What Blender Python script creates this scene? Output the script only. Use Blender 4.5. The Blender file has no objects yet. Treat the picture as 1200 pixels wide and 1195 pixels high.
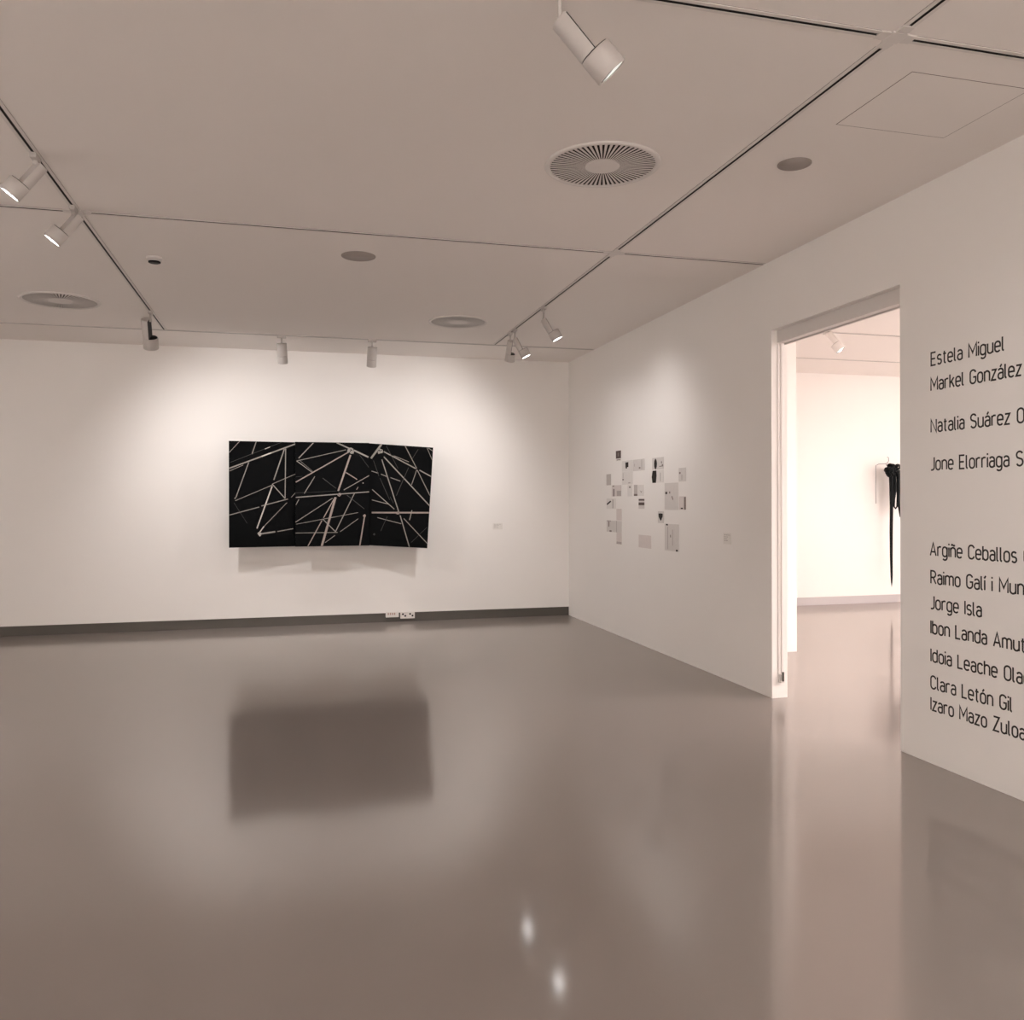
import bpy, bmesh, math, random
from mathutils import Vector, Matrix
from mathutils import noise as mnoise

sc = bpy.context.scene
COL = sc.collection

# ------------------------------------------------------------------ camera, world, exposure
H_EYE = 1.6
cam_d = bpy.data.cameras.new('camera')
cam = bpy.data.objects.new('camera', cam_d)
COL.objects.link(cam)
cam_d.sensor_fit = 'HORIZONTAL'
cam_d.sensor_width = 36.0
cam_d.lens = 991.7 / 1200 * 36.0
cam_d.shift_y = -10.73 / 1200
cam_d.clip_start = 0.05
cam.location = (0, 0, H_EYE)
cam.rotation_euler = (Matrix.Rotation(-0.2556, 4, 'Z') @ Matrix.Rotation(math.pi / 2, 4, 'X')
                      @ Matrix.Rotation(-0.0023, 4, 'Z')).to_euler()
sc.camera = cam

world = bpy.data.worlds.new('world')
sc.world = world
world.use_nodes = True
world.node_tree.nodes['Background'].inputs[0].default_value = (0.9, 0.85, 0.8, 1)
world.node_tree.nodes['Background'].inputs[1].default_value = 0.05

sc.view_settings.view_transform = 'Standard'
sc.view_settings.look = 'None'
sc.view_settings.gamma = 1.0
sc.view_settings.use_curve_mapping = False
sc.view_settings.exposure = 0.09
try:
    sc.cycles.max_bounces = 14
    sc.cycles.diffuse_bounces = 9
    sc.cycles.glossy_bounces = 5
    sc.cycles.use_denoising = True
    sc.cycles.sample_clamp_indirect = 6.0
    sc.cycles.caustics_reflective = True
    sc.cycles.blur_glossy = 0.6
except Exception:
    pass

WARM = (1.0, 0.965, 0.955)
PINK = (1.0, 0.915, 0.91)
P_ART, P_ART_STEEP, P_PRINTS, P_TEXT, P_LEFT, P_HIDDEN = 132, 36, 42, 50, 175, 640
P_ROOM2 = 480


def area(name, loc, size, power, colour, rot=(0, 0, 0)):
    d = bpy.data.lights.new(name, 'AREA')
    d.shape = 'RECTANGLE'
    d.size, d.size_y = size
    d.energy = power
    d.color = colour
    o = bpy.data.objects.new(name, d)
    o.location = loc
    o.rotation_euler = rot
    COL.objects.link(o)
    return o


def spot(name, loc, aim, power, colour, angle=60, blend=0.7, radius=0.035):
    d = bpy.data.lights.new(name, 'SPOT')
    d.energy = power
    d.color = colour
    d.spot_size = math.radians(angle)
    d.spot_blend = blend
    d.shadow_soft_size = radius
    o = bpy.data.objects.new(name, d)
    o.location = loc
    o.rotation_euler = Vector(aim).to_track_quat('-Z', 'Y').to_euler()
    COL.objects.link(o)
    return o


# area light added in place of the next gallery's unseen ceiling lamps
area('next_gallery_fill', (8.3, 3.3, 3.48), (4.2, 5.0), P_ROOM2, PINK)
spot('next_gallery_unseen_spot', (9.1, 5.6, 3.3), (-0.15, 5.7, -1.45), 150, (1.0, 0.97, 0.95), 48, 1.0, 0.02)
for sy in (4.5, 8.3):  # spots added to bounce off the unseen side wall and lift the ceiling
    spot('next_gallery_unseen_spot', (9.2, sy, 3.3), (1.0, 0.0, -0.7), 1200, PINK, 120, 1.0, 0.06)
# fill spots without fixtures, added out of view for soft ambient bounce and wall wash
for (lx, ly, lz), aim, pw in (((-4.6, 1.0, 3.3), (-1.0, 0.0, -0.75), P_HIDDEN * .8),
                              ((-4.6, 5.5, 3.3), (-1.0, 0.0, -0.75), P_HIDDEN * .9),
                              ((-4.9, 8.6, 3.3), (-0.2, 1.0, -0.95), 25),
                              ((-3.0, 8.6, 3.3), (0.0, 1.0, -0.8), 8),
                              ((-1.4, -1.6, 3.3), (0.1, -1.0, -0.7), P_HIDDEN * 2),
                              ((2.4, -1.6, 3.3), (0.1, -1.0, -0.7), P_HIDDEN * 1.7)):
    spot('hidden_fill_light', (lx, ly, lz), aim, pw, WARM, 125, 1.0, 0.06)

# ------------------------------------------------------------------ dimensions
XR = 3.759            # face of right wall
YB = 11.234           # face of back wall
HC = 3.532            # ceiling
X1, X2 = 2.4414, -1.3711
Y3, Y4, Y5 = 10.2026, 6.1792, 3.0085
DY0, DY1, DZ = 4.594, 6.086, 2.973     # doorway
WT = 0.141            # right wall thickness
XL, YF = -6.2, -3.2   # unseen left and front walls


# ------------------------------------------------------------------ materials
FLOOR_ROUGH, FLOOR_IOR = 0.095, 2.6


def mat(name, col, rough=0.6, spec=0.5, metal=0.0, emit=None, estr=0.0, noise=None, bump=None, ior=None, coat=0.0):
    m = bpy.data.materials.new(name)
    m.use_nodes = True
    nt = m.node_tree
    b = nt.nodes['Principled BSDF']
    b.inputs['Base Color'].default_value = (*col, 1)
    b.inputs['Roughness'].default_value = rough
    b.inputs['Metallic'].default_value = metal
    b.inputs['Specular IOR Level'].default_value = spec
    if ior:
        b.inputs['IOR'].default_value = ior
    if coat:
        b.inputs['Coat Weight'].default_value = coat
        b.inputs['Coat Roughness'].default_value = 0.06
    if emit:
        b.inputs['Emission Color'].default_value = (*emit, 1)
        b.inputs['Emission Strength'].default_value = estr
    if noise or bump:
        tc = nt.nodes.new('ShaderNodeTexCoord')
    if noise:
        sc_, amt = noise
        n = nt.nodes.new('ShaderNodeTexNoise')
        n.inputs['Scale'].default_value = sc_
        n.inputs['Detail'].default_value = 4
        nt.links.new(tc.outputs['Object'], n.inputs['Vector'])
        r = nt.nodes.new('ShaderNodeMix')
        r.data_type = 'RGBA'
        r.inputs[6].default_value = (*[c * (1 - amt) for c in col], 1)
        r.inputs[7].default_value = (*[min(1, c * (1 + amt)) for c in col], 1)
        nt.links.new(n.outputs['Fac'], r.inputs[0])
        nt.links.new(r.outputs[2], b.inputs['Base Color'])
    if bump:
        sc_, st, dist = bump
        n = nt.nodes.new('ShaderNodeTexNoise')
        n.inputs['Scale'].default_value = sc_
        n.inputs['Detail'].default_value = 2
        nt.links.new(tc.outputs['Object'], n.inputs['Vector'])
        bp = nt.nodes.new('ShaderNodeBump')
        bp.inputs['Strength'].default_value = st
        bp.inputs['Distance'].default_value = dist
        nt.links.new(n.outputs['Fac'], bp.inputs['Height'])
        nt.links.new(bp.outputs['Normal'], b.inputs['Normal'])
    return m


M_WALL = mat('white_wall_paint', (0.80, 0.77, 0.74), 0.85, 0.25, noise=(1.3, 0.012), bump=(140, 0.08, 0.002))
M_CEIL = mat('white_ceiling_paint', (0.78, 0.735, 0.70), 0.9, 0.2, noise=(0.9, 0.012))
M_FLOOR = mat('polished_resin_floor', (0.22, 0.188, 0.171), 0.9, 0.0, noise=(0.8, 0.03))
_nt = M_FLOOR.node_tree      # clear gloss coat over the pigment, weighted by Fresnel
_gl = _nt.nodes.new('ShaderNodeBsdfGlossy'); _gl.inputs['Roughness'].default_value = FLOOR_ROUGH; _gl.inputs['Color'].default_value = (0.97, 0.945, 0.925, 1)
_fr = _nt.nodes.new('ShaderNodeFresnel'); _fr.inputs['IOR'].default_value = FLOOR_IOR
_mx = _nt.nodes.new('ShaderNodeMixShader')
_nt.links.new(_fr.outputs[0], _mx.inputs[0])
_nt.links.new(_nt.nodes['Principled BSDF'].outputs[0], _mx.inputs[1])
_g2 = _nt.nodes.new('ShaderNodeBsdfGlossy'); _g2.inputs['Roughness'].default_value = 0.30; _g2.inputs['Color'].default_value = (0.97, 0.945, 0.925, 1)
_m2 = _nt.nodes.new('ShaderNodeMixShader'); _m2.inputs[0].default_value = 0.27      # soft haze lobe under the sharper gloss
_nt.links.new(_gl.outputs[0], _m2.inputs[1])
_nt.links.new(_g2.outputs[0], _m2.inputs[2])
_nt.links.new(_m2.outputs[0], _mx.inputs[2])
_nt.links.new(_mx.outputs[0], _nt.nodes['Material Output'].inputs['Surface'])
M_BASE = mat('grey_brown_skirting', (0.08, 0.07, 0.059), 0.45, 0.4, noise=(6, 0.08))
M_BASE2 = mat('pale_grey_skirting', (0.45, 0.42, 0.42), 0.5, 0.4)
M_WHITE = mat('white_powder_coat', (0.65, 0.61, 0.58), 0.5, 0.4)
M_FIXTURE = mat('off_white_lamp_housing', (0.50, 0.465, 0.44), 0.5, 0.4)
M_WHITE2 = mat('white_plastic', (0.72, 0.68, 0.64), 0.4, 0.4)
M_BLACK = mat('matt_black', (0.012, 0.011, 0.010), 0.6, 0.2)
M_DARKGAP = mat('recess_shade', (0.035, 0.028, 0.024), 0.8, 0.1)
M_GRILLE = mat('grey_speaker_grille', (0.33, 0.29, 0.265), 0.6, 0.3, noise=(220, 0.15))
M_LENS = mat('lit_lens', (0.9, 0.9, 0.9), 0.3, 0.5, emit=(0.97, 0.98, 1.0), estr=26)
M_LENS_DIM = mat('dim_lens_glow', (0.8, 0.85, 0.8), 0.3, 0.5, emit=(0.86, 0.95, 0.88), estr=0.75)
M_PHOTO = mat('black_photo_print', (0.0012, 0.0015, 0.0018), 0.3, 0.035)
M_BEAM = mat('printed_grey_beams', (0.27, 0.245, 0.22), 0.35, 0.2)
M_BEAM_HI = mat('printed_bright_beams', (0.52, 0.475, 0.43), 0.3, 0.3)
M_BEAM_DIM = mat('printed_dim_beams', (0.05, 0.048, 0.047), 0.35, 0.2)
M_BEAM_PINK = mat('printed_pinkish_beams', (0.30, 0.24, 0.215), 0.35, 0.2)
M_LETTER = mat('black_vinyl_lettering', (0.022, 0.018, 0.015), 0.5, 0.3)
M_INK = mat('black_ink', (0.022, 0.016, 0.013), 0.7, 0.2)
M_INK_MID = mat('brown_grey_ink', (0.20, 0.165, 0.15), 0.7, 0.2)
M_INK_PALE = mat('pale_grey_ink', (0.42, 0.375, 0.355), 0.7, 0.2)
M_FIBRE = mat('black_fibre', (0.004, 0.005, 0.0055), 0.6, 0.12, bump=(90, 0.5, 0.004))
M_WIRE = mat('grey_wire', (0.16, 0.15, 0.15), 0.4, 0.5, metal=0.6)


def paper(name, col, amt=0.06, scale=30):
    return mat(name, col, 0.85, 0.15, noise=(scale, amt))


M_PAPERS = [paper('pale_paper', (0.70, 0.67, 0.64)), paper('grey_paper', (0.62, 0.585, 0.56)),
            paper('pinkish_paper', (0.645, 0.585, 0.56)), paper('mid_grey_paper', (0.50, 0.46, 0.435)),
            paper('dark_print', (0.115, 0.085, 0.078), 0.25, 40), paper('off_white_paper', (0.72, 0.69, 0.65))]


# ------------------------------------------------------------------ mesh helpers
class MB:
    def __init__(self):
        self.v, self.f, self.mi, self.sm = [], [], [], []
        self.recalc = True

    def add(self, verts, faces, mi=0, smooth=False, M=None):
        o = len(self.v)
        for p in verts:
            p = Vector(p)
            self.v.append(tuple(M @ p if M else p))
        for f in faces:
            self.f.append([i + o for i in f])
            self.mi.append(mi)
            self.sm.append(smooth)

    def box(self, a, b, mi=0, M=None, bev=0.0):
        (x0, y0, z0), (x1, y1, z1) = a, b
        if bev <= 0:
            vs = [(x0, y0, z0), (x1, y0, z0), (x1, y1, z0), (x0, y1, z0), (x0, y0, z1), (x1, y0, z1), (x1, y1, z1), (x0, y1, z1)]
            fs = [(0, 3, 2, 1), (4, 5, 6, 7), (0, 1, 5, 4), (1, 2, 6, 5), (2, 3, 7, 6), (3, 0, 4, 7)]
            self.add(vs, fs, mi, M=M)
        else:
            bm = bmesh.new()
            bmesh.ops.create_cube(bm, size=1)
            for v in bm.verts:
                v.co = Vector(((x0 + x1) / 2 + v.co.x * (x1 - x0), (y0 + y1) / 2 + v.co.y * (y1 - y0), (z0 + z1) / 2 + v.co.z * (z1 - z0)))
            bmesh.ops.bevel(bm, geom=list(bm.edges), offset=bev, segments=2, profile=0.5, affect='EDGES')
            bm.verts.index_update()
            self.add([v.co.copy() for v in bm.verts], [[v.index for v in f.verts] for f in bm.faces], mi, M=M)
            bm.free()

    def lathe(self, prof, n=40, mi=0, M=None, a0=0.0, a1=2 * math.pi, smooth=True):
        """profile of (radius, z) revolved about local z"""
        full = abs(a1 - a0 - 2 * math.pi) < 1e-6
        m = n if full else n + 1
        vs = []
        for r, z in prof:
            for k in range(m):
                a = a0 + (a1 - a0) * k / n
                vs.append((r * math.cos(a), r * math.sin(a), z))
        fs = []
        for i in range(len(prof) - 1):
            for k in range(n):
                k2 = (k + 1) % m
                fs.append((i * m + k, i * m + k2, (i + 1) * m + k2, (i + 1) * m + k))
        self.add(vs, fs, mi, smooth, M)

    def disc(self, r, z, n=40, mi=0, M=None, up=True, a0=0.0, a1=2 * math.pi):
        full = abs(a1 - a0 - 2 * math.pi) < 1e-6
        vs = [(r * math.cos(a0 + (a1 - a0) * k / n), r * math.sin(a0 + (a1 - a0) * k / n), z) for k in range(n if full else n + 1)]
        idx = list(range(len(vs)))
        self.add(vs, [idx if up else idx[::-1]], mi, M=M)

    def tube(self, pts, rad, n=10, mi=0, M=None):
        pts = [Vector(p) for p in pts]
        rads = rad if isinstance(rad, (list, tuple)) else [rad] * len(pts)
        vs, fs = [], []
        prev = None
        for i, p in enumerate(pts):
            t = (pts[min(i + 1, len(pts) - 1)] - pts[max(i - 1, 0)]).normalized()
            if prev is None:
                ref = Vector((0, 0, 1)) if abs(t.z) < 0.9 else Vector((1, 0, 0))
                u = t.cross(ref).normalized()
            else:
                u = (prev - t * prev.dot(t)).normalized()
            prev = u
            w = t.cross(u)
            for k in range(n):
                a = 2 * math.pi * k / n
                vs.append(p + (u * math.cos(a) + w * math.sin(a)) * rads[i])
        for i in range(len(pts) - 1):
            for k in range(n):
                k2 = (k + 1) % n
                fs.append((i * n + k, i * n + k2, (i + 1) * n + k2, (i + 1) * n + k))
        fs.append(list(range(n))[::-1])
        fs.append([(len(pts) - 1) * n + k for k in range(n)])
        self.add(vs, fs, mi, True, M)

    def prism(self, poly, t, mi=0, M=None):
        """2-D outline (x,y) extruded from z=0 to z=t, closed all round"""
        n = len(poly)
        vs = [(x, y, 0) for x, y in poly] + [(x, y, t) for x, y in poly]
        fs = [list(range(n))[::-1], list(range(n, 2 * n))]
        fs += [(i, (i + 1) % n, n + (i + 1) % n, n + i) for i in range(n)]
        self.add(vs, fs, mi, M=M)

    def mesh(self, name, mats):
        me = bpy.data.meshes.new(name)
        me.from_pydata(self.v, [], self.f)
        for m in (mats if isinstance(mats, (list, tuple)) else [mats]):
            me.materials.append(m)
        me.polygons.foreach_set('material_index', self.mi)
        me.polygons.foreach_set('use_smooth', self.sm)
        if self.recalc:
            bm = bmesh.new()
            bm.from_mesh(me)
            bmesh.ops.recalc_face_normals(bm, faces=list(bm.faces))
            bm.to_mesh(me)
            bm.free()
        me.update()
        return me

    def build(self, name, mats, parent=None, loc=None):
        o = bpy.data.objects.new(name, self.mesh(name, mats))
        COL.objects.link(o)
        if parent:
            o.parent = parent
        if loc:
            o.location = loc
        return o


def tag(o, label, cat, group=None):
    o['label'] = label
    o['category'] = cat
    if group:
        o['group'] = group
    return o


def thing(name, loc, label, cat, group=None, M=None):
    o = bpy.data.objects.new(name, None)
    o.empty_display_size = 0.1
    COL.objects.link(o)
    if M is not None:
        o.matrix_world = M
    else:
        o.location = loc
    return tag(o, label, cat, group)


def struct(name, mb, m, parent=None):
    o = mb.build(name, m, parent)
    if not parent:
        o['kind'] = 'structure'
    return o


# ------------------------------------------------------------------ the setting
XE2, YN2 = 11.0, 0.0      # next gallery's far side and near end
b = MB()     # poured resin: very slightly wavy
fx0, fx1, fy0, fy1 = XL - .2, XE2 + .2, YF - .2, YB + .4
NX, NY = 100, 86
vs = []
for j in range(NY + 1):
    for i in range(NX + 1):
        x, y = fx0 + (fx1 - fx0) * i / NX, fy0 + (fy1 - fy0) * j / NY
        vs.append((x, y, .00045 * (mnoise.noise((x * .9, y * .9, 3.7)) - .4)))
b.add(vs, [(j * (NX + 1) + i, j * (NX + 1) + i + 1, (j + 1) * (NX + 1) + i + 1, (j + 1) * (NX + 1) + i) for j in range(NY) for i in range(NX)], 0, True)
b.box((fx0, fy0, -.12), (fx1, fy1, -.002))
b.recalc = False
struct('floor', b, M_FLOOR)
b = MB(); b.box((XL - .2, YF - .2, HC), (XE2 + .2, YB + .4, HC + 0.12)); struct('ceiling', b, M_CEIL)
SK = 0.122                # height of the recessed skirting
b = MB(); b.box((XL, YB, SK), (XR, YB + 0.2, HC)); struct('wall_back', b, M_WALL)
b = MB(); b.box((XL, YB + 0.022, 0.0), (XR, YB + 0.12, SK)); struct('baseboard_back', b, M_BASE)
b = MB()
poly = [(YF, 0), (DY0, 0), (DY0, DZ), (DY1, DZ), (DY1, 0), (YB + .2, 0), (YB + .2, HC), (YF, HC)]
b.prism(poly, WT, M=Matrix(((0, 0, 1, XR), (1, 0, 0, 0), (0, 1, 0, 0), (0, 0, 0, 1))))
struct('wall_right', b, M_WALL)
b = MB(); b.box((XL - .15, YF, 0), (XL, YB + .2, HC)); struct('wall_left', b, M_WALL)
b = MB(); b.box((XL, YF - .15, 0), (XR, YF, HC)); struct('wall_front', b, M_WALL)
# next gallery: end wall, pier beside the opening, far side, near end
XP, YP, YB2 = 5.175, 7.9, 11.30
b = MB(); b.box((XP, YB2, SK), (XE2, YB2 + .2, HC)); struct('wall_next_gallery', b, M_WALL)
b = MB(); b.box((XP, YB2 + .006, 0), (XE2, YB2 + .1, SK)); struct('baseboard_next_gallery', b, M_BASE2)
b = MB(); b.box((XR + WT, YP, 0), (XP, YB2 + .2, HC)); struct('wall_pier', b, M_WALL)
b = MB(); b.box((XE2, YN2, 0), (XE2 + .15, YB2 + .2, HC)); struct('wall_far_right', b, M_WALL)
b = MB(); b.box((XR + WT, YN2 - .15, 0), (XE2 + .15, YN2, HC)); struct('wall_near_right', b, M_WALL)
# doorway fittings: sliding-door header under the lintel, guide channel on the far jamb, guide block
dr = bpy.data.objects.new('door_1', None); COL.objects.link(dr); dr.location = (XR, DY1, 0); dr['kind'] = 'structure'
RX = -XR; RY = -DY1
def dbox(mb, a, c, **k):
    mb.box((a[0] + RX, a[1] + RY, a[2]), (c[0] + RX, c[1] + RY, c[2]), **k)
b = MB(); dbox(b, (3.811, DY0, 2.872), (3.872, DY1, DZ), bev=.003); b.build('header_box', M_WHITE, dr)
b = MB(); dbox(b, (3.878, DY0, 2.862), (3.896, DY1, DZ)); b.build('header_lip', M_WHITE, dr)
b = MB(); dbox(b, (3.813, DY1 - .006, 0.20), (3.828, DY1, 2.872)); dbox(b, (3.842, DY1 - .006, 0.20), (3.856, DY1, 2.872)); b.build('side_channel', M_WHITE, dr)
b = MB(); dbox(b, (3.817, DY1 - .035, 0.125), (3.852, DY1, 0.195), bev=.004); dbox(b, (3.828, DY1 - .045, 0.14), (3.842, DY1 - .034, 0.215), mi=1); b.build('channel_guide', [M_WHITE, M_BASE], dr)

# ------------------------------------------------------------------ lighting track
FL = 0.0045   # flange thickness below the ceiling


def rail(axis, c, s0, s1, label):
    """recessed track run along x (axis 0) or y (axis 1), centred on c, from s0 to s1"""
    t = thing('lighting_track', (c, (s0 + s1) / 2, HC) if axis else ((s0 + s1) / 2, c, HC), label, 'lighting track', 'ceiling lighting tracks')
    L = (s1 - s0) / 2
    fl, sl = MB(), MB()
    for lo, hi in ((-.026, -.0075), (.0075, .026)):
        if axis: fl.box((lo, -L, -FL), (hi, L, 0))
        else: fl.box((-L, lo, -FL), (L, hi, 0))
    # a fine joint where the flange meets the plaster
    for lo, hi in ((-.0273, -.026), (.026, .0273)):
        if axis: fl.box((lo, -L, -.0008), (hi, L, 0), mi=1)
        else: fl.box((-L, lo, -.0008), (L, hi, 0), mi=1)
    if axis: sl.box((-.0075, -L, -.0006), (.0075, L, 0)); 
    else: sl.box((-L, -.0075, -.0006), (L, .0075, 0))
    for lo, hi in ((-.0079, -.0074), (.0074, .0079)):
        if axis: sl.box((lo, -L, -FL + .0004), (hi, L, 0))
        else: sl.box((-L, lo, -FL + .0004), (L, hi, 0))
    fl.build('rail', [M_WHITE, M_INK_MID], t)
    sl.build('slot', M_BLACK, t)  # black strips paint in the shade of the slot's depth
    return t


G = 0.085
rail(1, X1, YF + .4, Y5 - G, 'right-hand track run from the nearest cross joint out of frame at top right')
rail(1, X1, Y5 + G, Y4 - G, 'long dark-slotted track run between the two cross joints at upper right')
rail(1, X1, Y4 + G, Y3 - .03, 'track run carrying three spotlights towards the far right corner')
rail(1, X2, Y5 + G, Y4 - G, 'left track run from the top left edge to the left cross joint')
rail(1, X2, Y4 + G, Y3 - .03, 'left track run from its cross joint towards the back wall')
rail(0, Y5, X2 + G, X1 - G, 'nearest crosswise track, left of the cross joint at upper right, holding the large spotlight')
rail(0, Y5, X1 + G, XR - .01, 'short nearest crosswise track between the upper right cross joint and the right edge')
rail(0, Y4, XL + .1, X2 - G, 'middle crosswise track, piece left of the left cross joint')
rail(0, Y4, X2 + G, X1 - G, 'thin middle crosswise track spanning between the left and right tracks')
rail(0, Y4, X1 + G, XR - .01, 'short middle crosswise track from the far cross joint to the right wall')
rail(0, Y3, XL + .1, XR - .01, 'farthest crosswise track running along the back wall')


rail(0, 8.50, 5.3, 10.8, 'next gallery track, seen through the doorway, that carries its white spotlight')
rail(0, 10.12, 5.3, 10.8, 'thin track near the end wall of the next gallery, seen through the doorway')


def connector(x, y, label):
    b = MB()
    b.box((-.038, -.038, -.009), (.038, .038, 0), bev=.002)
    for w, l in ((.027, G), ):
        b.box((-w, -l, -.0075), (w, l, 0)); b.box((-l, -w, -.0070), (l, w, 0))
    for sx in (-1, 1):
        b.box((sx * .052 - .008, -.0295, -.0072), (sx * .052 + .008, .0295, 0)); b.box((-.0295, sx * .052 - .008, -.0073), (.0295, sx * .052 + .008, 0))
    o = b.build('track_connector', M_WHITE, loc=(x, y, HC))
    tag(o, label, 'track connector', 'cross joints of the ceiling tracks')


connector(X1, Y5, 'white cross-shaped track joint nearest the camera at upper right of ceiling')
connector(X1, Y4, 'far white cross-shaped track joint on right track, midway to back wall')
connector(X2, Y4, 'white cross-shaped joint on left track just beyond the second lit spotlight')

# ------------------------------------------------------------------ spotlights
R_ = .0575
b = MB()   # lamp head: short cylinder with recessed lens, light leaves along -z
b.lathe([(0.0, -.036), (R_ - .003, -.036), (R_, -.039), (R_, -.122), (R_ - .002, -.124), (R_ - .005, -.124), (R_ - .006, -.119), (R_ - .006, -.105)], 48)
ME_HEAD = b.mesh('lamp_head', M_FIXTURE)
b = MB(); b.disc(R_ - .006, -.1195, 48, up=False); ME_LENS = b.mesh('lens', M_LENS)
b = MB(); b.disc(R_ - .006, -.1195, 48, up=False); b.lathe([(R_ - .0055, -.1250), (R_ - .0125, -.1250), (R_ - .0125, -.1235), (R_ - .0055, -.1235)], 40, mi=1); ME_LENS_WHITE = b.mesh('lens', [M_LENS_DIM, M_BASE])
b = MB()   # the near spot: lens reflection painted in, one half black, one half glowing
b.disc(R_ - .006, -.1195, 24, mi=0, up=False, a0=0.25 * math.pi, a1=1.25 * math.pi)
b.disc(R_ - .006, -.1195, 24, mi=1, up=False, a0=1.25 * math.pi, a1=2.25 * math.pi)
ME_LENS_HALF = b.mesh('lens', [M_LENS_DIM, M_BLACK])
b = MB()   # gear housing: half cylinder behind the head, flat cut face on +y
n = 24
prof = [(-.034, 'a'), (.128, 'a')]
arc = [(R_ * math.cos(math.pi + math.pi * k / n), R_ * math.sin(math.pi + math.pi * k / n)) for k in range(n + 1)]
vs = [(x, y, -.033) for x, y in arc] + [(x, y, .112) for x, y in arc] + [(x * .95, y * .95, .115) for x, y in arc]
m_ = n + 1
fs = [(k, k + 1, m_ + k + 1, m_ + k) for k in range(n)] + [(m_ + k, m_ + k + 1, 2 * m_ + k + 1, 2 * m_ + k) for k in range(n)]
b.add(vs, fs, 0, True)
b.add(vs, [list(range(m_))[::-1], list(range(2 * m_, 3 * m_)), (0, m_, 2 * m_, 3 * m_ - 1, 2 * m_ - 1, m_ - 1)], 0)
ME_GEAR = b.mesh('gear_housing', M_FIXTURE)
b = MB(); b.box((-R_ + .002, 0.0, -.032), (R_ - .002, .0035, .110)); ME_PLATE = b.mesh('inner_plate', M_BLACK); ME_PLATE_PALE = b.mesh('inner_plate', M_FIXTURE)
b = MB(); b.lathe([(0, -.036), (R_ - .006, -.036), (R_ - .006, -.033), (0, -.033)], 32); ME_NECK = b.mesh('neck', M_BLACK)
b = MB(); b.box((-.05, -.017, -.034), (.05, .017, -FL), bev=.003); ME_ADAPT = b.mesh('track_adapter', M_FIXTURE)


def spotlight(x, y, along, a, nrm, label, power=0.0, cone=40, scale=1.0, drop=.115, lens=None, emitc=WARM, z0=HC, blend=1.0, light_dir=None, plate=None, end=False):
    """track spotlight: adapter in the track at (x,y), stem, head aimed along a, cut face of the gear housing towards nrm"""
    root = thing('track_spotlight', (x, y, z0), label, 'spotlight', 'track spotlights')
    def part(name, me, par, M):
        o = bpy.data.objects.new(name, me); COL.objects.link(o); o.parent = par; o.matrix_local = M
        return o
    part('track_adapter', ME_ADAPT, root, Matrix.Rotation(math.pi / 2 if along else 0, 4, 'Z'))
    a = Vector(a).normalized(); nv = Vector(nrm); nv = (nv - a * nv.dot(a)).normalized()
    zc = -a; xc = nv.cross(zc)
    Rm = Matrix((xc, nv, zc)).transposed().to_4x4()
    piv = Vector((0, 0, -.034 - drop * .55))
    M = Matrix.Translation(piv) @ Rm @ Matrix.Scale(scale, 4) @ Matrix.Translation((0, .026, -.113) if end else (0, -.012, -.105))
    s = MB(); s.tube([(0, 0, -.032), (0, 0, piv.z)], .0085, 12)
    s.box((-.012, -.006, piv.z - .014), (.012, .006, piv.z + .014))
    s.build('stem', M_FIXTURE, root)
    head = part('lamp_head', ME_HEAD, root, M)
    part('lens', lens or ME_LENS, head, Matrix())
    gear = part('gear_housing', ME_GEAR, root, M)
    part('inner_plate', plate or ME_PLATE, gear, Matrix())
    part('neck', ME_NECK, gear, Matrix())
    if power > 0:
        d = bpy.data.lights.new('lamp_light', 'SPOT'); d.energy = power; d.color = emitc
        d.spot_size = math.radians(cone); d.spot_blend = blend; d.shadow_soft_size = .03
        lo = bpy.data.objects.new('lamp_light', d); COL.objects.link(lo); lo.parent = root
        p = M @ Vector((0, 0, -.130))
        lo.matrix_local = Matrix.Translation(p) @ Vector(light_dir or a).to_track_quat('-Z', 'Y').to_matrix().to_4x4()
    return root


spotlight(.975, Y5, 0, (0.687, -0.009, -0.726), (0.647, -0.447, 0.618), 'largest white spotlight at top centre hanging nearest the camera', P_TEXT, 100, scale=1.12, drop=.20, end=True, lens=ME_LENS_HALF)
spotlight(X2, 5.22, 1, (-0.602, -0.004, -0.799), (-0.658, -0.565, 0.499), 'white spotlight with bright lens on left track, nearest the left edge', P_LEFT, 85, drop=.02, plate=ME_PLATE_PALE)
spotlight(X2, 6.08, 1, (-0.606, -0.019, -0.795), (-0.673, -0.52, 0.526), 'white spotlight with bright lens at the left cross joint', P_LEFT, 85, drop=.02, plate=ME_PLATE_PALE)
spotlight(X2, 9.22, 1, (-0.006, 0.517, -0.856), (0.996, -0.071, -0.05), 'spotlight seen from behind with dark cut side near the end of left track', P_ART, 126, scale=1.3, light_dir=(1.3, 1.9, -1.85))
spotlight(-.10, Y3, 0, (0.06, .40, -.92), (0, .9, .4), 'left of the two upright white spotlights on the back wall track', P_ART_STEEP, 64, light_dir=(.1, .5, -1.3))
spotlight(.945, Y3, 0, (-.02, .40, -.92), (0, .9, .4), 'right of the two upright white spotlights on the back wall track', P_ART_STEEP, 64, light_dir=(-.1, .5, -1.3))
spotlight(X1, 9.41, 1, (-0.024, 0.48, -0.877), (0.977, -0.173, -0.121), 'grey shaded spotlight aimed at the back wall, behind its lit neighbour on right track', P_ART, 126, end=True, light_dir=(-1.3, 1.75, -1.85))
spotlight(X1, 9.20, 1, (0.45, -0.06, -0.89), (0.841, -0.303, 0.449), 'lit spotlight second from the far end of the right track', P_PRINTS * .5, 110, drop=.14, end=True, light_dir=(1.3, .2, -1.8))
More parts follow.
